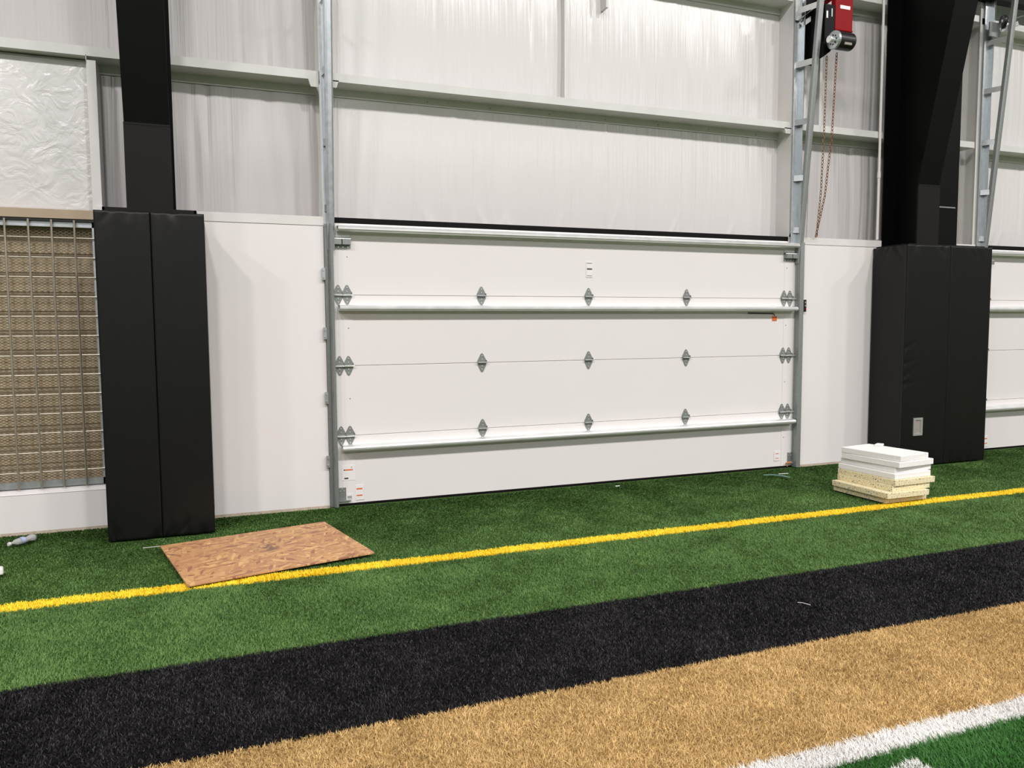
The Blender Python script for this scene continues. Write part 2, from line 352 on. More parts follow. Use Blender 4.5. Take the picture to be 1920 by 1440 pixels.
def insulation(name, x0, x1, z0, z1, y, key, seed, folds=10, amp=.012, bulge=.022, label=None, bottom=0, y_bot=None, seams=()):
    r = random.Random(seed); nx = max(12, int((x1 - x0) / .014)); nz = max(10, int((z1 - z0) / .04))
    fs = [(r.uniform(x0, x1), r.uniform(.012, .05), r.uniform(.3, 1) * amp * r.choice((-1, 1)), r.uniform(-.04, .04), r.uniform(0, 1), r.uniform(.25, .9)) for _ in range(folds)]
    bf = [(r.uniform(x0, x1), r.uniform(.015, .035), r.uniform(.4, 1) * bottom, r.uniform(-.5, .5), r.uniform(.12, .38)) for _ in range(int((x1 - x0) * 4))] if bottom else []
    xs = np.linspace(x0, x1, nx + 1); zs = np.linspace(z0, z1, nz + 1); X, Z = np.meshgrid(xs, zs)
    t = (Z - z0) / (z1 - z0); u = (X - x0) / (x1 - x0)
    Y = np.full_like(X, y) - bulge * np.sin(np.pi * t) * np.clip(np.minimum(u, 1 - u) * 9, 0, 1)
    if y_bot is not None: Y += (y_bot - y) * np.clip(1 - t * 3.2, 0, 1) ** 1.5
    for (fx, fw, fa, sl, tc_, tl) in fs:
        env = np.exp(-((t - tc_) / tl) ** 2); Y += fa * np.exp(-((X - fx - sl * (Z - z0)) / fw) ** 2) * env
    for (fx, fa) in seams: Y += fa * np.exp(-np.abs(X - fx) / .012) * (.9 + .15 * np.sin(Z * 29))
    for (fx, fw, fa, sl, ht) in bf:
        env = np.clip(1 - (Z - z0) / ht, 0, 1); Y += -fa * np.exp(-((X - fx - sl * (Z - z0)) / fw) ** 2) * env
    V = np.stack([X, Y, Z], -1).reshape(-1, 3)
    k = nx + 1; F = [(j * k + i, j * k + i + 1, (j + 1) * k + i + 1, (j + 1) * k + i) for j in range(nz) for i in range(nx)]
    mb = MB(); n0 = len(V)
    # back sheet gives the blanket its thickness
    Vb = V.copy(); Vb[:, 1] = y + .09
    mb.add(V.tolist(), F); mb.add(Vb.tolist(), [tuple(reversed(f)) for f in F])
    edge = [i for i in range(k)]; 
    rim = [(i, i + 1) for i in range(k - 1)] + [((nz) * k + i + 1, nz * k + i) for i in range(k - 1)] + [((j + 1) * k, j * k) for j in range(nz)] + [(j * k + nx, (j + 1) * k + nx) for j in range(nz)]
    mb.f += [(b_, a_, a_ + n0, b_ + n0) for a_, b_ in rim]
    me = bpy.data.meshes.new(name); me.from_pydata(mb.v, [], mb.f); me.materials.append(M[key]); me.update()
    me.polygons.foreach_set('use_smooth', [True] * len(me.polygons))
    o = bpy.data.objects.new(name, me); C.objects.link(o); return struct(o, label)
G1, G1T = 3.61, 3.68       # first girt
insulation('wall_insulation', -7, -1.80, 2.44, 3.60, .09, 'poly', 1, folds=8, bulge=.03, label='crinkled shiny plastic-faced insulation above the guarded opening')
insulation('wall_insulation', -1.74, -.04, 2.40, 3.60, .22, 'insul_shaded', 2, folds=9, amp=.016, seams=((-.78, .010),), label='white insulation above left wall board, below the long girt')
insulation('wall_insulation', .0, 4.82, 2.47, 3.60, .22, 'insul', 3, folds=9, amp=.006, bulge=.02, bottom=.012, seams=((2.72, -.007), (1.35, .006), (3.6, .006)), label='wide white insulation sheet directly above the overhead door')
insulation('wall_insulation', 5.05, 6.3, 2.40, 3.60, .22, 'insul_shaded', 4, folds=4, amp=.012, label='white insulation behind the hoist chain above right wall board')
insulation('wall_insulation', 6.3, 7.50, 2.40, 3.60, .20, 'insul_shaded', 5, folds=5, amp=.012, label='white insulation behind the right black column')
insulation('wall_insulation', 7.60, 12.6, 2.47, 3.60, .22, 'insul', 6, folds=12, amp=.01, bottom=.012, label='white insulation above the second overhead door')
insulation('wall_insulation', -7, -.04, 3.55, 5.2, .22, 'insul_shaded', 7, folds=34, amp=.02, label='folded white insulation above girt beside left column')
insulation('wall_insulation', .0, 4.82, 3.55, 4.98, .22, 'insul', 8, folds=12, amp=.008, seams=((2.55, .010), (2.08, .008)), label='upper white insulation above girt over the overhead door')
insulation('wall_insulation', 5.05, 7.50, 3.55, 5.2, .22, 'insul_shaded', 9, folds=6, amp=.012, label='upper white insulation behind motor and right column')
insulation('wall_insulation', 7.60, 12.6, 3.55, 5.2, .22, 'insul', 10, folds=16, amp=.012, label='upper white insulation above the second overhead door')
insulation('wall_insulation', -7, 12.6, 5.0, 6.6, .24, 'insul', 12, folds=60, amp=.012, label='topmost white insulation band of the wall')
# outer steel sheet closing the wall
m = MB(); m.box(-7, 12.6, .36, .40, 0, 6.6); struct(m.build('wall_outer', M['jamb']), 'outer steel sheeting behind the insulation')

def girt(i, x0, x1, z, label):
    m = MB(); m.shell([(.0, z + .070), (.0, z), (.205, z), (.205, z - .068)], 'x', x0, x1, .004)
    o = struct(m.build('trim_%d' % i, M['girt']), label)
    return o
girt(1, -7, -.075, G1, 'long white steel girt left of the door track')
girt(2, .015, 4.80, G1, 'long white steel girt spanning above the overhead door')
girt(3, 4.90, 7.47, G1, 'white steel girt behind the hoist chain and right column')
girt(4, 7.60, 12.6, G1, 'white steel girt above the second overhead door')
girt(5, .015, 4.80, 4.915, 'upper white girt over the overhead door')
girt(6, 4.90, 7.47, 5.05, 'upper white girt behind the red motor')
girt(7, 7.52, 12.6, 5.03, 'upper white girt behind the cable pulley')
m = MB(); m.box(7.25, 12.6, -.12, -.0, 5.275, 5.62); struct(m.build('trim_20', M['black_steel']), 'black beam crossing the top right corner')
girt(8, -7, -.075, 5.03, 'upper white girt above left column')
knobs('girt_screw', M['galv_g'], bpy.data.objects['trim_2'], [(x, .201, G1 - .035) for x in (.9, 1.5, 2.1, 2.7, 3.3, 3.9, 4.5)], .006)

def jamb(i, x0, x1, z0, z1, label, open_right=False):   # C-channel: web at x0, flange toward x1
    m = MB()
    if open_right: m.shell([(x1, .0), (x0, .0), (x0, .22), (x1, .22)], 'z', z0, z1, .004)
    else: m.shell([(x0, .0), (x1, .0), (x1, .22), (x0, .22)], 'z', z0, z1, .004)
    return struct(m.build('trim_%d' % i, M['jamb']), label)
jamb(9, -.080, .012, .0, 5.2, 'white steel jamb beside left door track', False)
jamb(10, 4.80, 4.905, .0, 5.2, 'white steel jamb beside right door track', True)
jamb(11, 7.495, 7.60, .0, 5.3, 'white steel jamb beside second door', False)
jamb(12, -1.80, -1.735, 2.44, 3.58, 'white steel stub post between guarded opening and left column', False)
m = MB(); m.box(-1.801, -1.797, .0, .10, 3.55, 3.62); m.build('stub_clip', M['girt'], bpy.data.objects['trim_12'])
for i, x, z0, z1, lab in ((13, 5.06, 3.69, 5.05, 'white upright strip right of door track above girt'), (14, 5.27, 3.69, 5.05, 'white upright strip below the red motor'),
                          (15, 2.225, 3.69, 4.95, 'thin white upright strip above the middle of the door'), (16, 7.10, 2.4, 5.0, 'white upright strip right of the black post')):
    m = MB(); m.box(x, x + (.02 if i == 15 else .035), .12, .20, z0, z1); struct(m.build('trim_%d' % i, M['jamb']), lab)
m = MB(); m.box(2.65, 2.675, .09, .20, 4.60, 5.0); struct(m.build('trim_17', M['jamb']), 'short white tab hanging from upper girt')
# girt clips
for k, (x, z) in enumerate(((-.115, G1 - .03), (.035, G1 - .02), (4.76, G1 - .02))):
    m = MB(); m.hexa([(x - .03, .0, z - .03), (x + .03, .0, z - .03), (x + .03, .004, z - .03), (x - .03, .004, z - .03),
                      (x - .05, .0, z + .03), (x + .05, .0, z + .03), (x + .05, .10, z + .03), (x - .05, .10, z + .03)])
    m.build('clip', M['girt'], bpy.data.objects['trim_9' if k < 2 else 'trim_10'])

# ------------------------------------------------------------------ guarded opening at left
wo = struct(empty('window_1', (-2.6, .06, .33)), 'guarded opening with tan louver blades left of the padded column')
def wpart(mb, name, mt, parent, off=(-2.6, .06, .33)):
    mb.v = [(a - off[0], b - off[1], c - off[2]) for a, b, c in mb.v]; return mb.build(name, mt, parent)
zb = .36; k = 0
while zb < 2.38:
    m = MB(); m.prism([(.140, zb), (.146, zb + .075), (.152, zb + .149), (.166, zb + .149), (.160, zb + .075), (.154, zb)], 'x', -7, -1.78)
    wpart(m, 'louver_blade', M['louver'], wo); zb += .148
m = MB(); m.box(-7, -1.78, .20, .22, .30, 2.50); wpart(m, 'backing', M['black'], wo)
m = MB(); m.box(-7, -1.775, .0, .09, 2.395, 2.452); m.box(-7, -1.775, -.012, .0, 2.385, 2.452); wpart(m, 'head_flashing', M['tan'], wo)
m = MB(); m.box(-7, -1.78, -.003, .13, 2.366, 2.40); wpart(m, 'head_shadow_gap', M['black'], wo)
# diamond mesh behind the rods
dm = MB(); x0, x1, z0, z1 = -3.9, -1.81, .37, 2.33; st = .022; sl = .55
for sgn in (1, -1):
    L_ = (x1 - x0)
    c0 = z0 - (sl * L_ if sgn > 0 else 0); c1 = z1 + (0 if sgn > 0 else sl * L_); c = c0
    while c < c1:
        a = (x0, c); b = (x1, c + sgn * sl * L_)
        # clip to z range
        (ax, az), (bx, bz) = a, b
        def cl(ax, az, bx, bz, zl):
            t = (zl - az) / (bz - az); return ax + (bx - ax) * t, zl
        lo, hi = z0, z1; ok = True
        if az < lo and bz < lo or az > hi and bz > hi: ok = False
        if ok:
            if az < lo: ax, az = cl(ax, az, bx, bz, lo)
            if az > hi: ax, az = cl(ax, az, bx, bz, hi)
            if bz < lo: bx, bz = cl(ax, az, bx, bz, lo)
            if bz > hi: bx, bz = cl(ax, az, bx, bz, hi)
            if abs(bx - ax) > .01: dm.bar((ax, .055, az), (bx, .055, bz), .0014, .0028)
        c += st
gd = tag(empty('window_guard', (-2.6, .0, .33)), 'galvanised wire grid guard over the tan louvered opening at left', 'window guard')
wpart(dm, 'diamond_mesh', M['mesh'], gd, (-2.6, 0, .33))
m = MB(); m.box(-3.9, -1.785, .02, .06, 2.325, 2.365); m.box(-3.9, -1.785, .02, .06, .335, .385); m.box(-1.815, -1.785, .02, .06, .335, 2.365)
wpart(m, 'guard_frame', M['galv'], gd, (-2.6, 0, .33))
z = 2.241
while z > .40:
    m = MB(); m.tube((-3.9, .004, z), (-1.785, .004, z), .0058, n=8); wpart(m, 'horizontal_rod', M['rod'], gd, (-2.6, 0, .33)); z -= .1485
x = -1.93
while x > -3.9:
    m = MB(); m.tube((x, -.008, .335), (x, -.008, 2.375), .0078, n=8); wpart(m, 'vertical_rod', M['rod'], gd, (-2.6, 0, .33)); x -= .152

# ------------------------------------------------------------------ overhead door
S4 = .6096
def hinge(x, z, dbl):
    """graduated galvanised door hinge: two diamond leaves, rolled barrel, bolt heads"""
    e = MB()
    up = [(-.040, .006), (-.040, .022), (-.012, .078), (0, .086), (.012, .078), (.040, .022), (.040, .006)]
    e.prism([(a, b) for a, b in up], 'y', -.005, -.001)
    e.prism([(a, -b * 1.02 - .002) for a, b in reversed(up)], 'y', -.005, -.001)
    e.box(-.040, .040, -.026, -.005, .004, .007); e.box(-.042, .042, -.026, -.005, -.006, -.003)
    e.box(-.041, -.038, -.026, -.001, -.006, .022); e.box(.038, .041, -.026, -.001, -.006, .022)
    e.tube((-.044, -.022, 0), (.044, -.022, 0), .0065, n=8)
    return e
hb = hinge(0, 0, 0).build('hinge', M['galv_g']); hb.hide_render = False
knobs('bolt_head', M['galv_b'], hb, [(0, -.005, bz) for bz in (.062, .030, -.030, -.062)], .0055)
def overhead_door(i, ox, w, label, detail=True, x_to=None):
    D = struct(empty('door_%d' % i, (ox, 0, 0)), label); D['category'] = 'overhead door'
    for k in range(4):
        m = MB(); z0 = k * S4 + (.0 if k else .010); z1 = (k + 1) * S4 - .003
        m.box(0, w, -.0, .045, z0, z1)
        sec = m.build('door_section', M['door'], D, bevel=.003)
        # end stiles: thin folded caps with their own seam
        for a in (0, w - .155):
            s = MB(); s.box(a + .001, a + .154, -.0032, .0, z0 + .002, z1 - .002); s.build('end_stile', M['door'], sec)
            s = MB(); xx = a + (.03 if a else .12); s.tube((xx, -.003, (z0 + z1) / 2 + .02), (xx, -.006, (z0 + z1) / 2 + .02), .005, n=8); s.build('screw', M['galv_g'], sec)
    m = MB(); m.box(.0, w, -.004, .045, -.012, .012); m.build('bottom_seal', M['rubber'], D)
    # reinforcing struts: hat-shaped galvanised channel
    for zs in (1.74, .53, 2.41):
        p = [(-.0015, zs + .012), (-.0015, zs), (-.076, zs - .003), (-.092, zs - .009), (-.100, zs - .020), (-.100, zs - .032), (-.094, zs - .041), (-.078, zs - .046), (-.0015, zs - .044), (-.0015, zs - .058)]
        m = MB(); m.shell(p, 'x', .038, w - .040, -.002); m.build('strut', M['galv_b'], D)
    cols = [(.037, 1), (.113, 1), (w * .25 + .105, 0), (w * .5 - .03, 0), (w * .75 - .15, 0), (w - .156, 1), (w - .080, 1)]
    for k in (1, 2, 3):
        for (x, e) in cols:
            h = copy_tree(hb, D); h.location = (x, 0, k * S4)
            h.matrix_parent_inverse = Matrix()
        for sx, a, b in ((0, -.045, .16), (1, w - .19, w + .035)):
            m = MB(); m.tube((a, -.022, k * S4 - .004), (b, -.022, k * S4 - .004), .0055, n=8); m.build('roller_pin', M['galv_b'], D)
    for a in (-.002, w - .168):      # top roller brackets
        m = MB(); m.box(a, a + .155, -.004, -.001, 2.222, 2.335)
        m.box(a + .004, a + .072, -.055, -.004, 2.252, 2.300); m.box(a + .080, a + .150, -.055, -.004, 2.252, 2.300)
        m.box(a, a + .155, -.03, -.004, 2.303, 2.309); tb = m.build('top_bracket', M['galv_g'], D, bevel=.002)
        m = MB(); m.box(a + .002, a + .150, -.006, -.004, 2.316, 2.334); m.build('bracket_label', M['white'], tb)
        knobs('bolt_head', M['galv_b'], tb, [(a + q, -.004, 2.234) for q in (.015, .05, .09, .13)], .006)
    for a, b in ((-.045, .15), (w - .17, w + .03)):
        m = MB(); m.tube((a, -.04, 2.30), (b, -.04, 2.30), .0055, n=8); m.build('roller_pin', M['galv_b'], D)
    for a, s in ((.0, 1), (w - .07, 0)):
        m = MB(); m.box(a, a + .068, -.006, -.001, .045, .155); m.box(a - .02, a + .105, -.035, -.001, .036, .044)
        bb = m.build('bottom_bracket', M['galv_g'], D, bevel=.001)
        knobs('bolt_head', M['galv_b'], bb, [(a + u, -.006, v_) for (u, v_) in ((.018, .125), (.050, .125), (.034, .145))], .005)
    # stickers
    def sticker(x0, x1, z0, z1, bars, name='sticker'):
        m = MB(); m.box(x0, x1, -.0052, -.0016, z0, z1); st_ = m.build(name, M['label'], D)
        for (a, b, c, d, mk) in bars:
            q = MB(); q.box(a, b, -.0060, -.0053, c, d); q.build('print', M[mk], st_)
        return st_
    sticker(.150, .222, .035, .165, [(.158, .210, .128, .140, 'orange'), (.158, .210, .070, .081, 'orange'), (.165, .205, .055, .060, 'thread')])
    if detail:
        sticker(.030, .150, .215, .350, [(.050, .062, .303, .313, 'ink'), (.064, .130, .302, .313, 'orange'), (.055, .090, .228, .240, 'ink'), (.055, .12, .275, .278, 'thread'), (.055, .11, .262, .265, 'thread')])
        sticker(.075, .125, .045, .10, [(.079 + q * .008, .083 + q * .008, .052, .078, 'ink') for q in range(5)])
        sticker(2.395, 2.462, 2.015, 2.165, [(2.402, 2.456, 2.147, 2.152, 'ink'), (2.402, 2.456, 2.088, 2.101, 'ink'), (2.402, 2.456, 2.028, 2.032, 'ink')])
        sticker(4.655, 4.735, .075, .180, [(4.672, 4.715, .148, .155, 'orange'), (4.672, 4.715, .098, .105, 'orange')])
        m = MB(); m.tube((4.28, -.012, 1.672), (4.60, -.012, 1.668), .006, n=6); m.tube((4.60, -.012, 1.668), (4.625, -.010, 1.648), .004, n=6); cb = m.build('cord', M['ink'], D)
        m = MB(); m.box(4.597, 4.655, -.0065, -.0025, 1.592, 1.638); m.build('warning_tag', M['orange'], D)
        m = MB(); m.tube((4.87, -.03, .052), (4.795, -.035, .048), .007, n=8); m.tube((4.80, -.035, .048), (4.805, -.04, .01), .005, n=8); m.build('pull_strap', M['orange_s'], D)
    return D
d1 = overhead_door(1, 0, W, 'wide white sectional overhead door with galvanised hinges, middle of wall')
d2 = overhead_door(2, 7.66, W, 'second white overhead door partly hidden behind right padded column', detail=False)
for ch in list(hb.children): bpy.data.objects.remove(ch)
bpy.data.objects.remove(hb)
for i, x in ((18, 0), (19, 7.66)):
    m = MB(); m.box(x - .0, x + W + (.02 if i == 18 else 0), .012, .075, 2.430, 2.486); struct(m.build('trim_%d' % i, M['rubber'], bevel=.006), 'dark rubber header strip above the %s overhead door' % ('wide' if i == 18 else 'second'))

m = MB(); m.prism([(4.79, 2.487), (4.872, 2.487), (4.872, 2.64)], 'y', -.012, -.006); m.build('dark_gap_wedge', M['rubber'], bpy.data.objects['trim_18'])  # solid dark wedge standing in for the shade of an open triangular gap
# ------------------------------------------------------------------ door tracks with leaning high-lift rails
def rail(ox, side, label):
    """side +1: right-hand track (angle left of rail in view); the vertical part runs beside the door, the lift part leans off the wall"""
    T = tag(empty('door_track', (ox, -.03, 0)), label, 'door track')
    def P(m, n, mt, par=T, bevel=0):
        m.v = [(a - ox, b + .03, c) for a, b, c in m.v]; return m.build(n, mt, par, bevel=bevel)
    s = side
    # wall angle
    m = MB(); m.shell([(ox - .055 * s - .045, -.034), (ox - .055 * s + .035, -.034), (ox - .055 * s + .035, -.085)], 'z', 2.40, 5.6, .003) if s > 0 else \
        m.shell([(ox - .045, -.034), (ox - .012, -.034), (ox - .012, -.075)], 'z', 2.40, 5.6, .003)
    P(m, 'wall_angle', M['galv'])
    # lower vertical track beside the door
    m = MB()
    if s > 0: m.shell([(ox - .004, -.006), (ox + .0, -.075), (ox + .045, -.085), (ox + .058, -.06), (ox + .058, -.034)], 'z', .0, 2.42, .003)
    else: m.shell([(ox + .03, -.006), (ox + .024, -.075), (ox + .006, -.085), (ox - .010, -.060), (ox - .010, -.036)], 'z', .0, 2.42, .003); m.shell([(ox - .012, -.037), (ox - .040, -.037), (ox - .040, -.060)], 'z', .0, 2.42, .003)
    P(m, 'lower_track', M['galv_g'])
    # leaning rail
    def yl(z): return -.045 - (z - 2.34) * .092
    a = (ox + .012, yl(2.2) , 2.2); b = (ox + .012, yl(5.6), 5.6); m = MB()
    prof = [(-.030, .022), (-.030, -.016), (-.012, -.026), (.018, -.026), (.032, -.014), (.032, .004)]
    pts = []
    for (px, py, pz) in (a, b):
        for (u, v_) in prof: pts.append((px + u, py + v_, pz))
        for (u, v_) in reversed(prof): pts.append((px + u * .72 + .001, py + v_ * .72, pz))
    n = 2 * len(prof); m.add(pts, [(k, (k + 1) % n, n + (k + 1) % n, n + k) for k in range(n)] + [tuple(range(n)), tuple(range(n, 2 * n))])
    P(m, 'leaning_rail', M['galv_g' if s > 0 else 'galv'])
    for z in (2.55, 3.09, 3.665, 4.255, 4.80):
        m = MB(); ya = -.040; yb = yl(z) - .012; xa = ox - (.08 if s > 0 else .03); xb = ox + .0
        m.add([(xa, ya, z - .03), (xb, yb, z - .03), (xb, yb, z + .03), (xa, ya, z + .03), (xa, ya + .004, z - .03), (xb, yb + .004, z - .03), (xb, yb + .004, z + .03), (xa, ya + .004, z + .03)],
              [(0, 1, 2, 3), (7, 6, 5, 4), (0, 4, 5, 1), (1, 5, 6, 2), (2, 6, 7, 3), (3, 7, 4, 0)])
        r = P(m, 'rung_bracket', M['galv_b' if z > 4 else 'galv'])
        knobs('bolt_head', M['galv_g'], r, [(xa + .012 - ox, ya + .03, z + .012), (xb - .008 - ox, yb + .03, z - .004)], .006)
    for z in (.4, .95, 1.5, 2.0):
        m = MB(); xa = ox + (.055 if s > 0 else -.045); m.box(xa - .022, xa + .004, -.062, -.04, z - .05, z + .05); m.tube((xa - .01, -.062, z + .03), (xa - .01, -.068, z + .03), .007, n=8); m.tube((xa - .01, -.062, z - .03), (xa - .01, -.068, z - .03), .007, n=8)
        if s < 0: P(m, 'track_clip', M['galv'])
    # lift cable alongside
    m = MB(); m.tube((ox - .012 * s, -.02, .06), (ox - .016 * s, -.10, 5.5), .0022, n=6); P(m, 'lift_cable', M['wire'])
    return T
rail(4.892, 1, 'galvanised door track with leaning rail at right side of wide door')
rail(-.032, -1, 'galvanised door track with leaning rail at left side of wide door')
rail(7.625, 1, 'galvanised leaning track of the second door, right of black column')

# pulley on the far track
T = tag(empty('cable_pulley', (7.62, -.12, 4.95)), 'black cable pulley on grey bracket at top of far right track', 'pulley')
m = MB(); m.tube((.0, -.045, .06), (.03, -.06, .06), .075, n=24); m.build('wheel', M['black'], T, bevel=.008)
m = MB(); m.tube((-.01, -.050, .06), (.0, -.064, .06), .022, n=12); m.build('hub', M['galv_b'], T)
m = MB(); m.box(-.14, .0, -.01, .005, -.10, .06); m.hexa([(-.0, -.035, -.10), (.01, -.035, -.10), (.01, .0, -.10), (.0, .0, -.10), (-.0, -.06, .05), (.01, -.06, .05), (.01, .0, .05), (.0, .0, .05)]); m.build('bracket', M['galv_g'], T)
m = MB(); m.bar((.0, -.03, -.03), (.12, -.16, .02), .012, .05); m.build('arm', M['galv_g'], T)
m = MB(); m.tube((.02, -.06, .06), (.62, -.10, .26), .006, n=8); m.build('cable', M['wire'], T)

# ------------------------------------------------------------------ hoist motor
H = tag(empty('door_hoist', (5.05, -.25, 4.5)), 'black jackshaft door opener with red cover mounted beside right track', 'door opener')
def HP(m, n, mt, par=H, bevel=0, smooth=False):
    m.v = [(a - 5.05, b + .25, c - 4.5) for a, b, c in m.v]; return m.build(n, mt, par, bevel=bevel, smooth=smooth)
m = MB(); m.box(4.925, 4.94, -.27, -.03, 4.27, 4.80); m.box(4.925, 5.08, -.05, -.03, 4.27, 4.95); m.box(4.94, 5.07, -.30, -.05, 4.40, 4.80)
m.hexa([(4.93, -.29, 4.27), (5.03, -.29, 4.34), (5.03, -.05, 4.34), (4.93, -.05, 4.27), (4.93, -.30, 4.42), (5.06, -.30, 4.42), (5.06, -.05, 4.42), (4.93, -.05, 4.42)])
fr = HP(m, 'gear_housing', M['black_steel'], bevel=.006)
m = MB(); m.box(4.955, 4.975, -.303, -.30, 4.66, 4.73); HP(m, 'notice', M['white'], fr)
m = MB(); m.box(5.02, 5.03, -.304, -.30, 4.68, 4.76); HP(m, 'notice', M['white'], fr)
m = MB(); m.box(5.072, 5.300, -.30, -.06, 4.555, 4.98); m.box(5.068, 5.304, -.305, -.058, 4.555, 4.575)
cv = HP(m, 'red_cover', M['red'], bevel=.008)
m = MB(); m.box(5.13, 5.26, -.3035, -.3005, 4.775, 4.81); HP(m, 'name_plate', M['white'], cv)
MY, MZ = -.385, 4.415
m = MB(); m.tube((5.0, MY, MZ), (5.19, MY, MZ), .086, n=32); m.tube((5.19, MY, MZ), (5.215, MY, MZ), .086, .060, n=32)
mo = HP(m, 'motor', M['black'], bevel=.004)
m = MB(); m.box(5.05, 5.14, MY - .078, MY - .060, MZ - .058, MZ - .028); HP(m, 'rating_plate', M['beige'], mo)
m = MB(); m.tube((4.970, MY, MZ), (5.0, MY, MZ), .090, n=32); en = HP(m, 'end_bell', M['galv'], bevel=.006)
knobs('vent_hole', M['black'], en, [(4.970 - 5.05, MY + .25 + .045 * math.cos(.785 * k), MZ - 4.5 + .045 * math.sin(.785 * k)) for k in range(8)], .009, (-1, 0, 0), .003, 8)
m = MB(); m.tube((4.920, MY, MZ), (4.970, MY, MZ), .024, n=16); m.tube((4.915, MY, MZ), (4.932, MY, MZ), .034, n=16); HP(m, 'brake_hub', M['galv_b'], en)
# perforated angle brace and shaft bearing above the track
B = tag(empty('brace_angle', (4.86, -.05, 4.66)), 'perforated galvanised angle brace running up behind the red opener', 'brace')
m = MB(); m.bar((0, 0, 0), (.40, -.35, .33), .008, .045); m.bar((0, .0, .07), (.40, -.33, .42), .05, .006); m.build('angle', M['galv_g'], B)
knobs('slot', M['black'], B, [Vector((.02, -.010, .01)).lerp(Vector((.38, -.340, .31)), k / 8) for k in range(9)], .008)
m = MB(); m.box(-.09, .0, -.03, -.0, .04, .25); m.v = [(a, b * .3, c) for a, b, c in m.v]; m.build('bearing_plate', M['galv_g'], B)

# ------------------------------------------------------------------ hoist chain
def chain_strand(pts, r, ln):
    m = MB(); P = [Vector(p) for p in pts]; seg = [(P[i], P[i + 1]) for i in range(len(P) - 1)]; k = 0
    for a, b in seg:
        n = max(1, int((b - a).length / (ln * .78))); d = (b - a).normalized()
        for i in range(n):
            c = a.lerp(b, (i + .5) / n)
            e1 = Vector((1, 0, 0)) if k % 2 else Vector((0, 1, 0)); e1 = (e1 - d * e1.dot(d)).normalized(); nn = d.cross(e1)
            ring = [c + d * math.cos(t) * ln / 2 + e1 * math.sin(t) * ln * .27 for t in [2 * math.pi * q / 8 for q in range(8)]]
            V = []; 
            for q in range(8):
                t = 2 * math.pi * q / 8; out = (d * math.cos(t) + e1 * math.sin(t)).normalized()
                for w_ in range(4):
                    s_ = 2 * math.pi * w_ / 4; V.append(ring[q] + (out * math.cos(s_) + nn * math.sin(s_)) * r)
            m.add(V, [(q * 4 + w_, ((q + 1) % 8) * 4 + w_, ((q + 1) % 8) * 4 + (w_ + 1) % 4, q * 4 + (w_ + 1) % 4) for q in range(8) for w_ in range(4)]); k += 1
    return m
ch = tag(empty('hoist_chain', (5.09, -.14, 2.49)), 'brassy hand chain hanging in two strands from the red opener', 'chain')
off = Vector((5.09, -.14, 2.49))
for pts, mk in (([(5.02, -.25, 4.30), (5.006, -.25, 3.52), (5.04, -.19, 2.95), (5.075, -.10, 2.486)], 'chain2'), ([(5.13, -.27, 4.34), (5.111, -.25, 3.53), (5.11, -.17, 2.90), (5.10, -.06, 2.486)], 'chain')):
    m = chain_strand(pts, .0042, .042); m.v = [tuple(Vector(p) - off) for p in m.v]; m.build('strand', M[mk], ch, smooth=True)
m = MB(); m.tube((5.0, -.045, 3.2), (4.985, -.05, 2.47), .002, n=6); tag(m.build('thin_cord', M['chain']), 'thin brown cord hanging beside leaning rail to wall board top', 'cord')

# ------------------------------------------------------------------ conduit and control
cdt = tag(empty('conduit', (6.0, -.02, 2.49)), 'white vertical conduit pipe left of the right black column', 'pipe')
m = MB(); m.tube((0, 0, 0), (0, 0, 3.2), .014, n=12); m.build('pipe', M['conduit'], cdt, smooth=False)
m = MB(); m.tube((0, 0, .68), (0, 0, .745), .019, n=12); m.build('coupling', M['conduit'], cdt)
cb = tag(empty('control_box', (4.972, -.045, 1.75)), 'small black push button box on wall board beside door track', 'switch')
m = MB(); m.box(-.016, .022, -.02, .015, -.065, .065); m.build('housing', M['black'], cb, bevel=.003)
for dz, mk in ((.035, 'beige'), (0, 'beige'), (-.035, 'red')):
    m = MB(); m.tube((.004, -.02, dz), (.004, -.026, dz), .009, n=12); m.build('button', M[mk], cb)

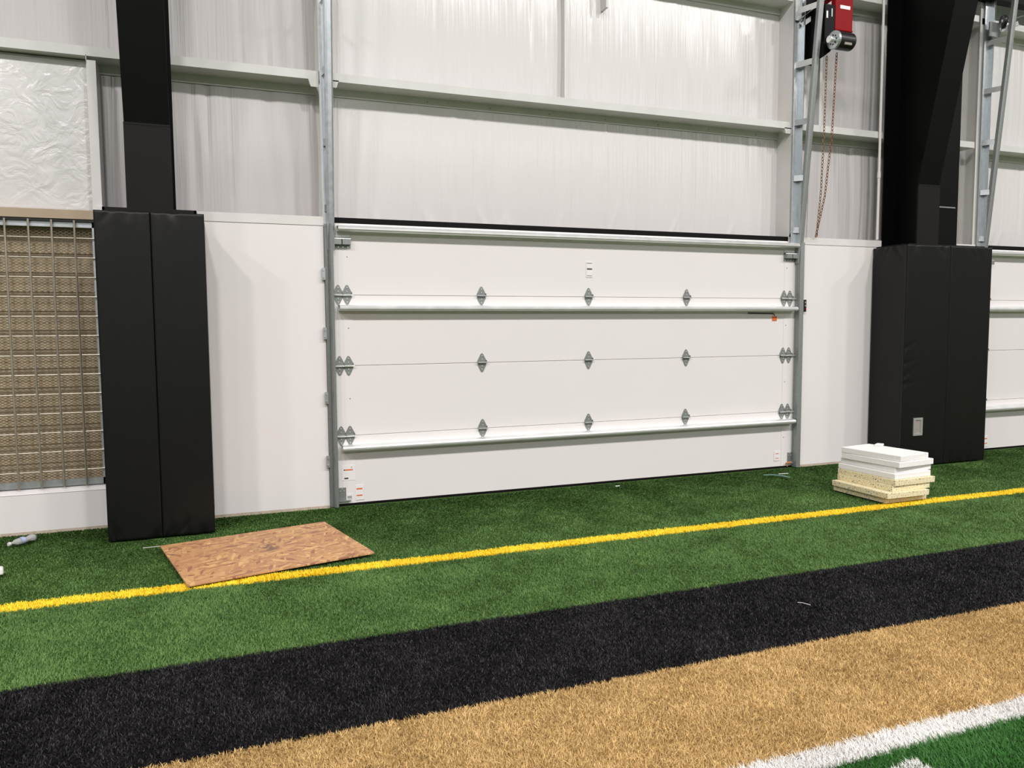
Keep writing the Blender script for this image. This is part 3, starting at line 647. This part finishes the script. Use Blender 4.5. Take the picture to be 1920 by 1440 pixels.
# ------------------------------------------------------------------ columns
def column(cx, label, rear=.155):
    Cn = tag(empty('steel_column', (cx, -.25, 0)), label, 'column')
    def P(m, n, mt, bevel=0):
        m.v = [(a, b + .25, c) for a, b, c in m.v]; return m.build(n, mt, Cn, bevel=bevel)
    hw = .152
    def yf(z): return -.45 - max(0, z - 3.03) * .213
    m = MB(); m.box(-rear, rear, -.04, -.025, 0.0, 6.6); P(m, 'rear_flange', M['black_steel'])
    yg = yf; yf = lambda z: yg(z) + .014
    m = MB(); m.hexa([(-.006, yf(0), 0), (.006, yf(0), 0), (.006, -.04, 0), (-.006, -.04, 0), (-.006, yf(3.03), 3.03), (.006, yf(3.03), 3.03), (.006, -.04, 3.03), (-.006, -.04, 3.03)])
    m.hexa([(-.006, yf(3.03), 3.03), (.006, yf(3.03), 3.03), (.006, -.04, 3.03), (-.006, -.04, 3.03), (-.006, yf(6.6), 6.6), (.006, yf(6.6), 6.6), (.006, -.04, 6.6), (-.006, -.04, 6.6)])
    P(m, 'web', M['black_steel']); yf = yg
    m = MB(); m.hexa([(-hw, yf(3.03), 3.03), (hw, yf(3.03), 3.03), (hw, yf(3.03) + .015, 3.03), (-hw, yf(3.03) + .015, 3.03), (-hw, yf(6.6), 6.6), (hw, yf(6.6), 6.6), (hw, yf(6.6) + .015, 6.6), (-hw, yf(6.6) + .015, 6.6)])
    m.box(-hw, hw, -.448, -.434, 0, 3.03)
    P(m, 'front_flange', M['black_steel'])
    m = MB(); m.box(-hw - .003, hw + .003, -.462, -.449, .0, 3.03); m.box(-hw - .003, hw + .003, -.464, -.449, 3.018, 3.034)
    c = P(m, 'flange_cover', M['black_cover'], bevel=.002); c['label'] = 'charcoal cover on lower half of column'
    return Cn
column(-1.365, 'tapered black steel column rising above the left padded base')
column(6.255, 'tapered black steel column leaning forward above the right padded base', .205)
po = tag(empty('steel_post', (6.895, -.1, 0)), 'black steel post standing close behind the right leaning column', 'post')
m = MB(); m.box(-.15, .15, -.06, -.048, 0, 6.6); m.build('front_flange', M['black_steel'], po)
m = MB(); m.box(-.15, .15, .063, .075, 0, 6.6); m.build('rear_flange', M['black_steel'], po)
m = MB(); m.box(-.005, .005, -.048, .063, 0, 6.6); m.build('web', M['black_steel'], po)
m = MB(); m.box(-.15, .10, -.070, -.061, 2.86, 2.875); m.build('splice_plate', M['galv_g'], po)

# ------------------------------------------------------------------ column pads
def pad_panel(w_, h_, t_, seed, mid_=False):
    """upholstered panel, front toward -y, origin at left bottom back; real creases near its ends"""
    r = random.Random(seed); bm = bmesh.new(); nx, nz = 24, 110
    cr = [(r.uniform(0, w_), r.choice((0, 1)), r.uniform(.04, .28), r.uniform(-1, 1), r.uniform(.003, .010)) for _ in range(12)]
    V = []
    def dep(x, z):
        e = min(x, w_ - x, z, h_ - z); d = t_ - max(0, .010 - e) ** 2 / .010 * .8
        for (cx, top, ht, sl, am) in cr:
            zz = (h_ - z) if top else z
            if zz < ht: d -= am * math.exp(-((x - cx - sl * zz) / .022) ** 2) * (1 - zz / ht)
        if mid_:
            for (zc, sl) in ((1.28, .5), (1.12, .25), (.98, .6), (.90, .1)):
                if x < .26: d -= .006 * math.exp(-((z - zc - sl * x) / .018) ** 2) * (1 - x / .26)
        return d
    xs = [0, .004, .012, .03] + [w_ * k / nx for k in range(1, nx)] + [w_ - .03, w_ - .012, w_ - .004, w_]; xs = sorted(set(round(x, 4) for x in xs))
    zs = [0, .004, .012, .03] + [h_ * k / nz for k in range(1, nz)] + [h_ - .03, h_ - .012, h_ - .004, h_]; zs = sorted(set(round(x, 4) for x in zs))
    m = MB(); k = len(xs)
    m.add([(x, -dep(x, z), z) for z in zs for x in xs], [(j * k + i, j * k + i + 1, (j + 1) * k + i + 1, (j + 1) * k + i) for j in range(len(zs) - 1) for i in range(k - 1)])
    n0 = len(m.v); J = len(zs) - 1
    rim = [i for i in range(k)] + [j * k + k - 1 for j in range(1, J + 1)] + [J * k + i for i in range(k - 2, -1, -1)] + [j * k for j in range(J - 1, 0, -1)]
    m.v += [(m.v[i][0], 0, m.v[i][2]) for i in rim]; n = len(rim)
    m.f += [(rim[(q + 1) % n], rim[q], n0 + q, n0 + (q + 1) % n) for q in range(n)] + [tuple(n0 + q for q in range(n))]
    return m
def pads(x0, x1, n, h_, yfr, label, seed, lip):
    P = tag(empty('column_pad', ((x0 + x1) / 2, -.28, 0)), label, 'column pad'); ox = (x0 + x1) / 2
    wd = (x1 - x0) / n
    for k in range(n):
        o = pad_panel(wd - .002, h_, .05, seed + k, seed == 40 and k == 0).build('front_panel', M['vinyl'], P, smooth=True); o.location = (x0 + k * wd + .001 - ox, yfr + .05 + .28, .004)
    dp = -.04 - (yfr + .0)
    for s in (-1, 1):
        o = pad_panel(dp - .012, h_ - .002, .045, seed + 10 + s).build('side_panel', M['vinyl'], P, smooth=True)
        if s < 0: o.rotation_euler = (0, 0, -math.pi / 2); o.location = (x0 + .050 - ox, -.042 + .28, .004)
        else: o.rotation_euler = (0, 0, math.pi / 2); o.location = (x1 - .050 - ox, yfr + .012 + .28, .004)
    m = MB(); m.box(x0 + .052 - ox, x1 - .052 - ox, yfr + .056 + .28, yfr + .075 + .28, .01, h_ + lip)
    m.box(x0 + .052 - ox, x0 + .07 - ox, yfr + .056 + .28, -.045 + .28, .01, h_ + lip); m.box(x1 - .07 - ox, x1 - .052 - ox, yfr + .056 + .28, -.045 + .28, .01, h_ + lip)
    b = m.build('backing_board', M['black_cover'], P, bevel=.002)
    return P
p1 = pads(-1.728, -1.000, 2, 2.385, -.555, 'black vinyl pad of two narrow panels around left column base', 20, .035)
p2 = pads(5.915, 7.165, 2, 2.385, -.520, 'black vinyl pad of wide panels around right column base', 40, .020)
# socket frame let into the right pad
sk = MB(); X0, X1, Z0, Z1, yb = 6.064 - 6.54, 6.196 - 6.54, .337, .531, -.520 + .28
sk.box(X0, X0 + .028, yb - .012, yb + .01, Z0, Z1); sk.box(X1 - .028, X1, yb - .012, yb + .01, Z0, Z1); sk.box(X0 + .028, X1 - .028, yb - .012, yb + .01, Z0, Z0 + .026); sk.box(X0 + .028, X1 - .028, yb - .012, yb + .01, Z1 - .026, Z1)
fo = sk.build('outlet_frame', M['alu'], p2, bevel=.002)
m = MB(); m.box(X0 + .026, X1 - .026, yb - .003, yb + .002, Z0 + .024, Z1 - .024); m.build('outlet_recess', M['beige'], fo)

# ------------------------------------------------------------------ loose things on the turf
TZ = .016
bw, bd = 1.19, 1.0
m = MB(); m.box(-bw / 2, bw / 2, -bd / 2, bd / 2, 0, .011); o = m.build('strand_board', M['osb'], bevel=.001)
o.location = (-.672, -1.244, TZ); o.rotation_euler = (0, 0, math.atan2(.27, 1.166) - .01); tag(o, 'rectangular strand board sheet lying on green turf beside left padded column', 'board')

def foam(w_, d_, h_, x, y, z, rz, key, label, seed):
    r = random.Random(seed); m = MB(); nx, ny = 10, 14
    t = lambda: r.uniform(-.002, .002)
    m.box(0, w_, 0, d_, 0, h_); o = m.build('foam_sheet', M[key], bevel=.006 if key == 'foam_w' else .003, seg=3)
    o.location = (x, y, z); o.rotation_euler = (0, 0, rz); tag(o, label, 'foam sheet', 'foam sheets stacked by right padded column'); return o
z = TZ - .006
S_ = [(.475, .60, .050, 4.385, -1.765, .01, 'foam_c', 'speckled cream foam sheet at the very bottom of the stack'),
      (.475, .64, .048, 4.352, -1.815, .0, 'foam_c', 'speckled cream foam sheet, second from bottom of the stack'),
      (.44, .62, .050, 4.440, -1.780, .02, 'foam_c', 'speckled cream foam sheet, third from bottom of the stack'),
      (.475, .64, .050, 4.455, -1.795, .03, 'foam_c', 'uppermost cream speckled foam sheet under the white sheets'),
      (.44, .62, .050, 4.470, -1.775, .05, 'foam_w', 'lowest white foam sheet resting on cream speckled foam'),
      (.44, .60, .048, 4.500, -1.750, .05, 'foam_w', 'white foam sheet, second white one from below'),
      (.45, .60, .052, 4.500, -1.790, .10, 'foam_w', 'white foam sheet just beneath the topmost sheet'),
      (.385, .60, .052, 4.520, -1.785, .14, 'foam_w', 'topmost white foam sheet with small scrap lying on it')]
for k, (a, b, c, x, y, rz, key, lab) in enumerate(S_):
    foam(a, b, c, x, y, z, rz, key, lab, k); z += c + .0008
m = MB(); m.box(-.04, .05, -.03, .03, 0, .018); o = m.build('foam_scrap', M['foam_w'], bevel=.005); o.location = (4.80, -1.28, z); o.rotation_euler = (0, 0, .5)
tag(o, 'small white foam scrap on top of the foam stack', 'foam scrap')
m = MB(); m.box(-.09, .045, -.035, .035, 0, .045); o = m.build('foam_block', M['foam_w'], bevel=.012, seg=3); o.location = (-2.285, -1.165, TZ); o.rotation_euler = (0, 0, .2)
tag(o, 'small cream block on turf at the left edge of the view', 'foam block')

# crumpled water bottle
def plastic():
    m = bpy.data.materials.new('clear crumpled plastic'); m.use_nodes = True; N, L, b = plain_nodes(m)
    b.inputs['Base Color'].default_value = (.95, .96, .95, 1); b.inputs['Roughness'].default_value = .12; b.inputs["Transmission Weight"].default_value = .3; b.inputs['IOR'].default_value = 1.3
    n = N.new('ShaderNodeTexNoise'); n.inputs['Scale'].default_value = 45; bp = N.new('ShaderNodeBump'); bp.inputs['Distance'].default_value = .008
    L.new(n.outputs['Fac'], bp.inputs['Height']); L.new(bp.outputs[0], b.inputs['Normal']); return m
bo = tag(empty('water_bottle', (-2.365, -.445, .03)), 'crumpled clear plastic water bottle lying on turf by low wall', 'bottle')
bo.rotation_euler = (0, 0, math.radians(50)); bo.scale = (.9, .9, .9); r = random.Random(4)
prof = [(0, .0135), (.018, .0135), (.020, .012), (.03, .014), (.05, .028), (.08, .032), (.10, .029), (.12, .031), (.15, .024), (.17, .029), (.20, .031), (.212, .026), (.214, .0)]
m = MB(); n = 16; m.add([(x, rr * math.cos(2 * math.pi * k / n) * (1 + r.uniform(-.12, .12)), rr * .8 * math.sin(2 * math.pi * k / n) * (1 + r.uniform(-.15, .15))) for x, rr in prof for k in range(n)],
      [(j * n + k, j * n + (k + 1) % n, (j + 1) * n + (k + 1) % n, (j + 1) * n + k) for j in range(len(prof) - 1) for k in range(n)])
m.build('bottle_body', plastic(), bo, smooth=True)
m = MB(); m.tube((-.012, 0, 0), (.006, 0, 0), .0150, n=16); m.build('cap', M['conduit'], bo, bevel=.002)
m = MB(); m.tube((.085, 0, .001), (.118, 0, .001), .0325, .0318, n=16, caps=False); lb = m.build('paper_label', mat('pale blue label', (.45, .5, .78), .4), bo)
lb.scale = (1, 1, .85)
# scraps
def ribbon(name, pts, w_, mt, label, cat):
    m = MB()
    for a, b in zip(pts[:-1], pts[1:]): m.bar(a, b, w_, .003)
    return tag(m.build(name, mt), label, cat)
ribbon('plastic_scrap', [(4.20, -.40, .026), (4.27, -.46, .034), (4.33, -.50, .030), (4.36, -.60, .027)], .035, M['teal'], 'torn teal plastic scrap on turf near right door corner', 'scrap')
ribbon('plastic_strip', [(4.37, -.42, .028), (4.46, -.46, .034)], .014, M['white'], 'pale plastic strip on turf beside the teal scrap', 'scrap')
ribbon('paper_bit', [(2.56, -.30, .024), (2.60, -.31, .026)], .02, M['white'], 'tiny white paper bit on turf near middle of door', 'scrap')
ribbon('loose_thread', [(2.015, -3.41, .024), (2.03, -3.43, .027), (2.05, -3.47, .025)], .0016, M['thread'], 'thin white thread lying on the black turf band', 'thread')
ribbon('string_end', [(-1.47, -.895, .026), (-1.36, -.895, .027)], .003, M['thread'], 'short pale string end at corner of strand board', 'thread')
